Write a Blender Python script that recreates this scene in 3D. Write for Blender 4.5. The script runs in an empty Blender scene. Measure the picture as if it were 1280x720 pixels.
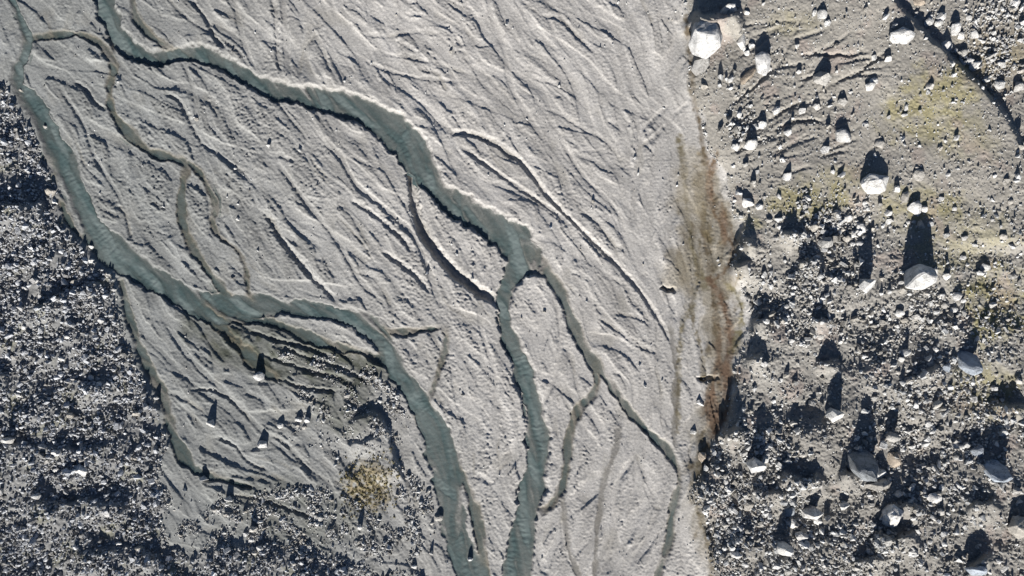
# Braided glacial river between two boulder moraines, seen from a drone straight above.
import bpy, bmesh, math, random
import numpy as np
from mathutils import Vector, Matrix
random.seed(7); rng = np.random.default_rng(11)
S = 0.1            # metres on the ground per plan unit (plan units follow the survey picture: u to the east, v to the south)
D = 86.0           # camera height above the river plain
CU, CV = 640., 360.
scene = bpy.context.scene
COL = scene.collection

# ------------------------------------------------------------------ noise helpers
TABS = {}
def tab(seed):
    if seed not in TABS:
        a = np.random.default_rng(9000 + seed).uniform(0, 2 * math.pi, (256, 256)); TABS[seed] = (np.cos(a).astype(np.float32), np.sin(a).astype(np.float32))
    return TABS[seed]
def gnoise(x, y, seed=0):
    gx, gy = tab(seed)
    x0 = np.floor(x); y0 = np.floor(y); fx = (x - x0).astype(np.float32); fy = (y - y0).astype(np.float32)
    i0 = x0.astype(np.int32) & 255; j0 = y0.astype(np.int32) & 255; i1 = (i0 + 1) & 255; j1 = (j0 + 1) & 255
    sx = fx * fx * (3 - 2 * fx); sy = fy * fy * (3 - 2 * fy)
    a = gx[j0, i0] * fx + gy[j0, i0] * fy; b = gx[j0, i1] * (fx - 1) + gy[j0, i1] * fy
    c = gx[j1, i0] * fx + gy[j1, i0] * (fy - 1); d = gx[j1, i1] * (fx - 1) + gy[j1, i1] * (fy - 1)
    a += sx * (b - a); c += sx * (d - c); a += sy * (c - a)
    return a * 1.5
def fbm(x, y, scale, octv=3, seed=0, gain=.5):
    o = 0; a = 1.; f = 1. / scale; t = 0
    for k in range(octv):
        o = o + a * gnoise(x * f + 17.3 * k, y * f - 9.1 * k, seed + k); t += a; a *= gain; f *= 2.03
    return o / t
def ss(a, b, x):
    t = np.clip((x - a) / (b - a), 0, 1); return t * t * (3 - 2 * t)

# ------------------------------------------------------------------ plan grid
ST = 1.1; MG = 165
nu = int((1280 + 2 * MG) / ST) + 1; nv = int((720 + 2 * MG) / ST) + 1
us = -MG + ST * np.arange(nu); vs = -MG + ST * np.arange(nv)
U, V = np.meshgrid(us, vs)                     # [nv, nu]
def idx(u, v): return (u + MG) / ST, (v + MG) / ST
def sample(A, u, v):
    x, y = idx(np.asarray(u, float), np.asarray(v, float))
    x = np.clip(x, 0, nu - 1.001); y = np.clip(y, 0, nv - 1.001)
    i = x.astype(int); j = y.astype(int); fx = x - i; fy = y - j
    return (A[j, i] * (1 - fx) + A[j, i + 1] * fx) * (1 - fy) + (A[j + 1, i] * (1 - fx) + A[j + 1, i + 1] * fx) * fy
def blur(A, n):
    for _ in range(n):
        P = np.pad(A, 1, mode='edge')
        A = (P[:-2, 1:-1] + P[2:, 1:-1] + P[1:-1, :-2] + P[1:-1, 2:] + 4 * A) / 8
    return A

def smooth_line(P, step=6.):
    P = np.asarray(P, float); out = []
    Q = np.vstack([2 * P[0] - P[1], P, 2 * P[-1] - P[-2]])
    for i in range(1, len(Q) - 2):
        p0, p1, p2, p3 = Q[i - 1:i + 3]
        n = max(2, int(np.hypot(*(p2 - p1)[:2]) / step))
        for t in np.linspace(0, 1, n, endpoint=False):
            out.append(.5 * (2 * p1 + (p2 - p0) * t + (2 * p0 - 5 * p1 + 4 * p2 - p3) * t * t + (3 * p1 - p0 - 3 * p2 + p3) * t ** 3))
    out.append(Q[-2]); return np.array(out)

def line_field(P, reach):
    """bbox slice, signed distance (+ = right-hand side going along, i.e. south of an eastward line), interpolated 3rd column, arc length"""
    x0 = P[:, 0].min() - reach; x1 = P[:, 0].max() + reach; y0 = P[:, 1].min() - reach; y1 = P[:, 1].max() + reach
    i0, j0 = idx(x0, y0); i1, j1 = idx(x1, y1)
    i0 = max(0, int(i0)); j0 = max(0, int(j0)); i1 = min(nu, int(i1) + 2); j1 = min(nv, int(j1) + 2)
    if i1 <= i0 or j1 <= j0: return None
    sh = (j1 - j0, i1 - i0)
    d = np.full(sh, 1e6); sg = np.ones(sh); w = np.zeros(sh); al = np.zeros(sh)
    acc = 0.
    for k in range(len(P) - 1):
        a = P[k]; b = P[k + 1]; ab = b[:2] - a[:2]; L = math.hypot(*ab)
        if L < 1e-6: continue
        ii0, jj0 = idx(min(a[0], b[0]) - reach, min(a[1], b[1]) - reach); ii1, jj1 = idx(max(a[0], b[0]) + reach, max(a[1], b[1]) + reach)
        ii0 = max(i0, int(ii0)); jj0 = max(j0, int(jj0)); ii1 = min(i1, int(ii1) + 2); jj1 = min(j1, int(jj1) + 2)
        if ii1 > ii0 and jj1 > jj0:
            uu = us[ii0:ii1][None, :] - a[0]; vv = vs[jj0:jj1][:, None] - a[1]
            t = np.clip((uu * ab[0] + vv * ab[1]) / (L * L), 0, 1)
            dx = uu - t * ab[0]; dy = vv - t * ab[1]
            dd = np.hypot(dx, dy); s = slice(jj0 - j0, jj1 - j0), slice(ii0 - i0, ii1 - i0)
            m = dd < d[s]
            d[s] = np.where(m, dd, d[s]); sg[s] = np.where(m, np.sign(ab[0] * dy - ab[1] * dx + 1e-9), sg[s])
            w[s] = np.where(m, a[2] + t * (b[2] - a[2]), w[s]); al[s] = np.where(m, acc + t * L, al[s])
        acc += L
    return (slice(j0, j1), slice(i0, i1)), d, sg, w, al

def in_poly(u, v, P):
    r = np.zeros(np.shape(u), bool); n = len(P)
    for i in range(n):
        x1, y1 = P[i]; x2, y2 = P[(i + 1) % n]
        if y1 == y2: continue
        c = ((y1 > v) != (y2 > v)) & (u < (x2 - x1) * (v - y1) / (y2 - y1) + x1)
        r ^= c
    return r

# ------------------------------------------------------------------ zones
jx = fbm(U, V, 40, 4, 50, .6) * 17; jy = fbm(U, V, 40, 4, 60, .6) * 17
LEFT = [(-400, 95), (6, 108), (24, 140), (42, 170), (52, 196), (64, 226), (74, 258), (88, 294), (124, 318), (136, 356), (146, 392), (158, 436), (178, 478), (198, 520),
        (202, 560), (192, 600), (214, 618), (198, 655), (208, 684), (240, 698), (285, 690), (330, 684), (375, 692), (420, 704), (470, 716), (520, 722), (540, 740), (548, 900), (-400, 900)]
RIGHT = [(858, -400), (860, 20), (868, 80), (866, 115), (890, 180), (912, 240), (926, 290), (916, 330), (936, 372), (932, 420), (922, 470), (918, 500), (898, 540), (880, 580), (868, 620),
         (884, 660), (896, 700), (894, 900), (1800, 900), (1800, -400)]
lm = blur(in_poly(U + jx, V + jy, LEFT).astype(float), 4)
rm = blur(in_poly(U + jx, V + jy, RIGHT).astype(float), 4)
rmw = blur(rm[::4, ::4], 60); rmw = np.kron(rmw, np.ones((4, 4)))[:nv, :nu]; rmw = blur(rmw, 10)
lmw = blur(lm[::4, ::4], 30); lmw = np.kron(lmw, np.ones((4, 4)))[:nv, :nu]; lmw = blur(lmw, 10)
plain = np.clip(1 - lm - rm, 0, 1)

def blob(cu, cv, ru, rv, rot=0., seed=3, wob=.35):
    c, s = math.cos(math.radians(rot)), math.sin(math.radians(rot))
    x = ((U - cu) * c + (V - cv) * s) / ru; y = (-(U - cu) * s + (V - cv) * c) / rv
    return 1 - ss(.45, 1.1, np.hypot(x, y) + wob * fbm(U, V, 22, 3, seed))

# ------------------------------------------------------------------ broad relief (metres)
B = np.zeros_like(U)
B += .25 * fbm(U, V, 160, 2, 5) * plain
B += rmw * 2.2 + np.clip(U - 900, 0, 700) * .0035
NR = smooth_line([(8, -12, 0), (33, 45, 0), (20, 88, 0), (30, 120, 0), (50, 155, 0), (66, 192, 0), (82, 222, 0), (98, 250, 0), (110, 275, 0), (124, 298, 0), (140, 318, 0)], 8)
nrs, nd, nsg, _, _ = line_field(NR, 75)
low = np.ones_like(U); low[nrs] = np.where(nd < 74, ss(22, 72, nd), 1)
lmw = lmw * low
B += lmw * lmw * .3 + np.clip(120 - U, 0, 300) * .004 * lmw
south = ss(180, 420, V)
B += rm * (fbm(U, V, 85, 2, 21) * (.4 + 1.05 * south))
B += lmw ** 2 * (fbm(U, V, 62, 2, 31) * .9)

def scarp(P, h, ramp, drop, taper=30.):
    """a crest with its steep side to the left of travel and a long gentle ramp to the right"""
    L = smooth_line([(x, y, 0) for x, y in P], 8)
    f = line_field(L, ramp + 4)
    if f is None: return
    s, d, sg, _, al = f
    sd = d * sg + fbm(U[s], V[s], 14, 2, 77) * 3.5
    tot = np.hypot(*np.diff(L[:, :2], axis=0).T).sum()
    end = np.minimum(ss(0, taper, al), 1 - ss(tot - taper, tot, al))
    p = np.where(sd > 0, 1 - ss(0, ramp, sd), 1 - ss(0, drop, -sd))
    B[s] += (h if len(P) > 7 or P[0][0] > 640 else h * .75) * p * end * (d < ramp)
# the long crest in the north-east corner
scarp([(1040, -110), (1108, -8), (1150, 38), (1200, 86), (1240, 128), (1262, 158), (1278, 190), (1288, 240), (1290, 320)], 1.25, 150, 7, 24)
# knoll beside the west river
scarp([(428, 536), (446, 528), (464, 519), (478, 532), (487, 560), (494, 585), (500, 606)], .95, 90, 7, 22)
scarp([(432, 560), (452, 556), (474, 545)], .6, 20, 6, 8)
# steps in the west moraine
for P, h, rp, dr in [([(-60, 246), (0, 258), (30, 262), (58, 254)], 1.2, 46, 9), ([(40, 392), (62, 378), (90, 364), (112, 356), (132, 354)], 1.0, 40, 6),
                     ([(-30, 478), (0, 470), (14, 468)], 1.3, 30, 7), ([(60, 600), (84, 590), (110, 588)], 1.1, 30, 7), ([(95, 488), (118, 484), (142, 482)], .9, 30, 8),
                     ([(30, 628), (60, 634), (100, 630), (140, 634), (165, 640)], .8, 40, 10), ([(10, 560), (50, 562), (95, 566), (130, 560)], .8, 36, 10), ([(95, 700), (150, 690), (200, 700)], .7, 36, 10),
                     # humps in the east moraine whose north sides lie in shade
                     ([(866, 14), (880, 24), (905, 22), (930, 14)], 2.2, 34, 7),
                     ([(926, 300), (938, 304), (946, 296)], 1.3, 26, 6), ([(908, 332), (926, 334), (944, 328)], 1.3, 30, 6), ([(972, 296), (990, 292), (1006, 300)], 1.3, 28, 6), ([(996, 326), (1012, 330), (1030, 322)], 1.3, 28, 7),
                     ([(936, 402), (948, 404), (962, 398)], 1.2, 26, 5), ([(930, 452), (944, 448), (958, 444)], 1.3, 24, 6), ([(1010, 404), (1028, 402), (1044, 406)], 1.4, 24, 5),
                     ([(1016, 452), (1034, 456), (1054, 450)], 1.2, 26, 6), ([(900, 540), (916, 542), (930, 532)], 1.5, 26, 7), ([(975, 590), (1005, 606), (1030, 590)], 1.6, 34, 9),
                     ([(1045, 590), (1062, 596), (1072, 588)], 1.2, 26, 7), ([(1135, 478), (1165, 466), (1180, 456)], .9, 26, 8), ([(1090, 668), (1120, 676), (1150, 664)], 1.3, 34, 8),
                     ([(1208, 718), (1230, 700), (1244, 694)], 1.2, 28, 8), ([(1105, 640), (1130, 632), (1160, 640)], 1.2, 26, 7), ([(1212, 625), (1228, 634), (1250, 622)], 1.1, 26, 7),
                     ([(935, 622), (965, 618), (1000, 626)], .9, 30, 8), ([(1236, 500), (1262, 512), (1285, 508)], 1.0, 26, 7), ([(1060, 708), (1090, 700), (1115, 704)], .8, 26, 7)]:
    scarp(P, h, rp, dr, 14)
B = blur(B, 2)

# ------------------------------------------------------------------ flow directions over the plain
FC = [(0, 0, 50), (60, 230, 66), (150, 120, 52), (300, 60, 50), (300, 250, 55), (420, 30, 62), (420, 200, 42), (560, 60, 40), (560, 330, 58), (470, 330, 52), (700, 60, 50), (700, 200, 50), (640, 240, 48), (760, 330, 54), (800, 110, 66), (835, 60, 88), (840, 250, 95), (850, 400, 82), (760, 420, 50),
      (690, 450, 70), (620, 560, 80), (760, 580, 100), (720, 680, 98), (800, 690, 112), (590, 480, 62), (530, 600, 74), (400, 420, 30), (300, 480, 34), (240, 460, 48), (220, 560, 58), (330, 560, 30), (400, 620, 40), (500, 690, 60), (880, 450, 92), (880, 250, 95)]
num = np.zeros(U[::8, ::8].shape, complex); 
for cu, cv, a in FC:
    wgt = 1. / (((U[::8, ::8] - cu) ** 2 + (V[::8, ::8] - cv) ** 2) / 60. ** 2 + .15) ** 1.5
    num = num + wgt * np.exp(1j * math.radians(a))
ang = np.angle(num); ang = np.kron(ang, np.ones((8, 8)))[:nv, :nu]; ang = blur(ang, 14)
ang = ang + .55 * fbm(U, V, 60, 2, 101) + .32 * fbm(U, V, 24, 2, 111)
FX, FY = np.cos(ang), np.sin(ang)

# streaks left by the flow: white noise smeared along the flow directions
def lic(N, n, step):
    acc = N.copy(); tot = 1
    for sgn in (1, -1):
        x = np.tile(np.arange(nu, dtype=float), (nv, 1)); y = np.tile(np.arange(nv, dtype=float)[:, None], (1, nu))
        for k in range(n):
            i = np.clip(np.rint(x), 0, nu - 1).astype(np.int32); j = np.clip(np.rint(y), 0, nv - 1).astype(np.int32)
            x = x + sgn * step * FX[j, i]; y = y + sgn * step * FY[j, i]
            i = np.clip(np.rint(x), 0, nu - 1).astype(np.int32); j = np.clip(np.rint(y), 0, nv - 1).astype(np.int32)
            acc = acc + N[j, i]; tot += 1
    return acc / tot
def norm(A): return (A - A.mean()) / A.std()
n1 = norm(lic(norm(blur(rng.normal(size=U.shape), 2)), 14, 1.3))
n2 = norm(lic(norm(blur(rng.normal(size=U.shape), 9)), 22, 2.0))
n3 = norm(lic(norm(blur(rng.normal(size=U.shape), 34)), 26, 3.0))
n2 = blur(n2, 1); n3 = blur(n3, 2)
# threads of running water that seek each other out, split round bars and join again
def braid(seed, agents, steps, sense, spread, bias, cell, turn, decay, back=0.):
    r = np.random.default_rng(seed)
    A = (ang[::cell, ::cell] + back).astype(np.float32); hh, ww = A.shape; T = np.zeros((hh, ww), np.float32)
    x = r.uniform(0, ww, agents).astype(np.float32); y = r.uniform(0, hh, agents).astype(np.float32)
    th = A[np.clip(y.astype(int), 0, hh - 1), np.clip(x.astype(int), 0, ww - 1)] + r.normal(size=agents).astype(np.float32) * .5
    OBST = (fbm(np.arange(ww)[None, :] * 1. + 0 * A, np.arange(hh)[:, None] * 1. + 0 * A, sense * 1.3, 2, seed)).astype(np.float32)
    for k in range(steps):
        S = T / (T.mean() + 1e-6) + OBST * 1.2
        def sn(a):
            i = np.clip((x + sense * np.cos(a)).astype(int), 0, ww - 1); j = np.clip((y + sense * np.sin(a)).astype(int), 0, hh - 1); return S[j, i]
        f, l, rr = sn(th), sn(th - spread), sn(th + spread)
        th = th + np.where((f >= l) & (f >= rr), 0, np.where(l > rr, -turn, turn)) + r.normal(size=agents).astype(np.float32) * .10
        i = np.clip(x.astype(int), 0, ww - 1); j = np.clip(y.astype(int), 0, hh - 1)
        th = th + bias * np.sin(A[j, i] - th)
        x = x + np.cos(th); y = y + np.sin(th)
        bad = (x < 0) | (y < 0) | (x >= ww) | (y >= hh) | (r.uniform(size=agents) < .012)
        nb = bad.sum(); x[bad] = r.uniform(0, ww, nb); y[bad] = r.uniform(0, hh, nb)
        jb = np.clip(y[bad].astype(int), 0, hh - 1); ib = np.clip(x[bad].astype(int), 0, ww - 1); th[bad] = A[jb, ib]
        T += np.bincount(np.clip(y.astype(int), 0, hh - 1) * ww + np.clip(x.astype(int), 0, ww - 1), minlength=hh * ww).reshape(hh, ww)
        P = np.pad(T, 1, mode='edge'); T = decay * (.6 * T + .1 * (P[:-2, 1:-1] + P[2:, 1:-1] + P[1:-1, :-2] + P[1:-1, 2:]))
    T = T / T.mean()
    yy = np.clip(np.arange(nv) / cell, 0, hh - 1.001); xx = np.clip(np.arange(nu) / cell, 0, ww - 1.001)
    j = yy.astype(int); i = xx.astype(int); fy = (yy - j)[:, None]; fx = (xx - i)[None, :]
    R = (T[j][:, i] * (1 - fx) + T[j][:, i + 1] * fx) * (1 - fy) + (T[j + 1][:, i] * (1 - fx) + T[j + 1][:, i + 1] * fx) * fy
    return blur(R, max(1, cell - 1))
BR1 = braid(1, 32000, 76, 6.0, .7, .17, 3, .25, .88, .30)                 # broad threads
BR5 = braid(5, 150000, 46, 7.0, .7, .24, 1, .25, .87)                # finest strands
BR2 = braid(2, 74000, 60, 6.0, .7, .20, 2, .25, .87, -.26)                 # fine threads
BR3 = braid(3, 34000, 70, 6.0, .7, .17, 3, .25, .88, math.pi - .30)        # threads that part again downstream
BR4 = braid(4, 66000, 56, 6.0, .7, .20, 2, .25, .87, math.pi + .26)
# ------------------------------------------------------------------ rivers and shallow side channels: (u, v, width)
# kind, drop of the water below the plain, depth of the water, bank width, points
W = []
W.append(('deep', .30, .44, 4.5, [(-60, -190, 16), (-10, -60, 15), (8, -12, 9), (22, 18, 9), (33, 45, 12), (30, 66, 14), (20, 88, 16), (22, 108, 20), (40, 130, 24), (57, 160, 28), (72, 192, 30), (87, 222, 30), (99, 250, 27), (110, 275, 26), (124, 298, 28), (145, 318, 38), (172, 338, 40), (205, 358, 36), (235, 374, 36), (262, 386, 38), (295, 386, 36), (330, 383, 28), (370, 386, 22), (410, 391, 20), (445, 399, 22), (470, 416, 26), (485, 440, 26), (497, 466, 26), (515, 490, 28), (531, 515, 32), (545, 545, 38), (555, 575, 42), (561, 605, 42), (564, 640, 34), (570, 670, 28), (581, 700, 34), (596, 730, 40), (640, 830, 44), (660, 900, 44)]))
W.append(('deep', .45, .36, 3.2, [(90, -190, 22), (112, -60, 22), (126, -12, 22), (135, 20, 22), (147, 45, 22), (166, 64, 22), (190, 73, 20), (222, 68, 18), (250, 66, 18), (275, 78, 20), (300, 93, 20), (330, 108, 22), (365, 119, 24), (400, 124, 28), (440, 134, 36), (472, 150, 42), (500, 172, 42), (524, 202, 34), (542, 230, 32), (564, 252, 34), (592, 270, 34), (618, 285, 36), (642, 302, 40), (656, 322, 42)]))
W.append(('deep', .50, .40, 4.0, [(656, 318, 30), (640, 345, 22), (630, 372, 18), (633, 408, 18), (645, 440, 20), (656, 470, 22), (665, 500, 24), (671, 535, 28), (672, 570, 30), (667, 602, 30), (659, 640, 30), (652, 680, 32), (645, 730, 34), (630, 850, 34), (620, 900, 34)]))
W.append(('mid', .36, .09, 5.0, [(656, 318, 26), (680, 338, 17), (698, 362, 14), (712, 392, 14), (727, 428, 13), (744, 455, 12), (760, 476, 11), (780, 504, 10), (797, 526, 10), (816, 546, 10), (834, 562, 9), (846, 582, 7), (850, 602, 7), (845, 622, 8), (840, 645, 9), (838, 670, 9), (830, 700, 9), (818, 735, 8), (790, 830, 8)]))
W.append(('shallow', .32, .08, 4.5, [(736, 436, 10), (747, 470, 9), (740, 494, 9), (722, 515, 10), (712, 545, 11), (709, 580, 11), (702, 610, 11), (690, 630, 12), (672, 644, 12)]))
W.append(('shallow', .27, .09, 4.0, [(22, 50, 8), (40, 47, 8), (65, 43, 8), (95, 42, 9), (120, 52, 9), (137, 70, 9), (142, 86, 9), (136, 106, 10), (138, 134, 10), (150, 155, 11), (170, 176, 12), (190, 191, 12), (215, 198, 12), (240, 208, 11)]))
W.append(('shallow', .27, .07, 4.0, [(212, 198, 9), (231, 204, 10), (227, 238, 9), (226, 268, 10), (235, 300, 11), (250, 325, 11), (268, 350, 12), (286, 372, 12), (306, 388, 10)]))
W.append(('shallow', .30, .05, 3.5, [(222, 199, 8), (243, 209, 8), (261, 238, 7), (268, 260, 6), (265, 280, 6), (276, 298, 6), (296, 313, 6), (307, 336, 7), (309, 362, 7), (318, 384, 7)]))
W.append(('shallow', .26, .07, 4.0, [(160, -60, 8), (164, -8, 8), (171, 24, 9), (186, 42, 9), (203, 54, 9), (226, 68, 9), (240, 72, 9)]))
W.append(('shallow', .30, .07, 4.0, [(128, 40, 7), (138, 52, 7), (142, 70, 7)]))
W.append(('mid', .34, .10, 4.5, [(150, 352, 6), (161, 398, 8), (174, 436, 10), (190, 470, 12), (204, 500, 13), (214, 540, 14), (228, 570, 13), (246, 590, 11), (276, 600, 9), (312, 609, 7)]))
W.append(('shallow', .34, .06, 5.0, [(246, 376, 14), (260, 392, 14), (280, 414, 14), (304, 438, 15), (324, 460, 13), (352, 478, 10)]))
W.append(('mid', .36, .10, 4.0, [(300, 400, 12), (340, 404, 12), (375, 418, 12), (415, 432, 12), (450, 440, 11), (478, 452, 12)]))
W.append(('shallow', .30, .06, 4.0, [(470, 414, 12), (505, 416, 10), (535, 412, 8), (556, 408, 6)]))
W.append(('shallow', .28, .05, 4.0, [(556, 404, 6), (557, 430, 7), (550, 460, 8), (541, 486, 8), (535, 504, 8)]))
W.append(('shallow', .30, .07, 4.0, [(566, 580, 10), (582, 605, 10), (594, 640, 11), (601, 672, 11), (604, 705, 11), (606, 735, 11), (615, 830, 11)]))
W.append(('shallow', .13, .02, 3.5, [(836, 400, 5), (842, 430, 6), (845, 462, 6), (845, 500, 6), (843, 538, 6), (846, 566, 6)]))
W.append(('shallow', .26, .04, 3.5, [(70, 240, 5), (78, 262, 7), (88, 282, 8), (104, 300, 8), (122, 312, 6)]))
W.append(('shallow', .13, .02, 3.5, [(774, 528, 7), (770, 560, 7), (756, 600, 6), (748, 650, 6), (742, 735, 6)]))
W.append(('shallow', .13, .02, 3.5, [(702, 612, 6), (706, 650, 6), (712, 690, 6), (730, 735, 7)]))
CARVE = np.zeros_like(U); WL = np.full_like(U, -9.); WM = np.zeros_like(U); WET = np.zeros_like(U); BRN = np.zeros_like(U); AL = np.zeros_like(U); BED = np.zeros_like(U)
edge = fbm(U, V, 30, 2, 90) * 4 + fbm(U, V, 14, 3, 91) * 4.5 + fbm(U, V, 5.5, 2, 92) * .9
rag = fbm(U, V, 9, 3, 94) * 3.2 + fbm(U, V, 3.5, 1, 95) * 1.8
for kind, drop, dep, bank, P in W:
    L = smooth_line(P, 5)
    s, d, sg, w, al = line_field(L, 48)
    de = d + edge[s] * np.clip(w / 22, .45, 1) + rag[s] * .45
    w = w * (1 + (.5 if kind == 'deep' else 1.25) * fbm(al, al * 0 + len(L), 36, 3, 88))
    bank = bank * (.6 + .9 * ss(-.25, .35, fbm(U[s], V[s], 38, 2, 87)))
    o = de - w / 2
    tot_l = np.hypot(*np.diff(L[:, :2], axis=0).T).sum()
    endf = np.minimum(ss(-6, 18, al), 1 - ss(tot_l - 16, tot_l + 6, al)) if kind == 'shallow' else 1.0
    # the south-west bank is cut steeper than the north-east bank
    ne = 1.25 if (kind == 'deep' and drop == .45) else 1.15
    bk = np.where(sg > 0, np.where((drop == .30) & (kind == 'deep'), .75 * bank + (24 - .75 * bank) * (1 - ss(270, 330, V[s])), .75 * bank), bank * ne)
    o = np.where((sg < 0) & (o > 0), o - .8 * (ne > 1.2), o)
    c = drop * endf * (1 - ss(-.5, 1., o / bk))
    c = np.where(d > 47, 0, c)
    prof = np.clip(1 - (np.clip(de, 0, None) / (w / 2 + .01)) ** 2, 0, 1)
    side = np.clip(d * sg / (w / 2 + .01), -1, 1)
    if kind == 'deep': side = side * (np.where(V[s] < 275, -1.0, .35) if drop == .30 else .5 if drop == .45 else .4)
    else: side = side * .3
    bed = dep * (.35 + .85 * ss(.2, 2.2, np.maximum(BR2[s], BR4[s]))) * prof ** .8 * np.clip(.75 + .75 * side, .08, 2) * np.clip(1 + .55 * n3[s] + .4 * fbm(U[s], V[s], 11, 3, 93), .05, 2) * endf
    tot = c + bed
    CARVE[s] = np.maximum(CARVE[s], c); BED[s] = np.maximum(BED[s], np.where(o < 0, bed, 0))
    m = (o < 5) & (np.asarray(endf) > .4)
    up = .025 if kind == 'deep' else .02 if kind == 'mid' else .005
    if drop < .15: m = m & False
    WL[s] = np.where(m, np.where(WM[s] > 0, np.minimum(WL[s], -drop + up), -drop + up), WL[s])
    AL[s] = np.where(m & ((kind == 'deep') | (WM[s] == 0)), al, AL[s])
    WM[s] = np.maximum(WM[s], m)
    WET[s] = np.maximum(WET[s], (1 - ss(-1, 2.5, o)) * endf)
    if drop == .45: B[s] += np.where(sg < 0,   .22 * np.clip(blob(455, 130, 120, 45, 20, 85, .2)[s] + .35 + .5 * fbm(U[s], V[s], 50, 2, 86), .1, 1) * ss(-1, 4, o) * (1 - ss(6, 44, d - w / 2)), 0) * (d < 47)
    if kind != 'deep': BRN[s] = np.maximum(BRN[s], (1 - ss(-1, 5, o)) * endf * (1. if kind == 'shallow' else .6))
wl = np.where(WM > 0, WL, 0); cnt = (WM > 0).astype(float)
WLs = blur(wl, 6) / np.maximum(blur(cnt, 6), 1e-3)

patch = ss(-.25, .35, fbm(U, V, 70, 3, 121))            # rough gravel bars against smooth silt
DET = np.zeros_like(U)
DET += plain * (.024 * n1 * (.35 + .65 * patch) + .016 * n2 + .028 * n3)

damp = np.clip(1.0 * blob(884, 250, 20, 70, -4, 11, .7) + blob(884, 310, 48, 90, 0, 12, .7) + blob(902, 430, 28, 100, 0, 13, .6) + .8 * blob(884, 550, 24, 70, 12, 14, .7) + .6 * blob(882, 660, 22, 60, -10, 15), 0, 1)
damp0 = damp
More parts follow.
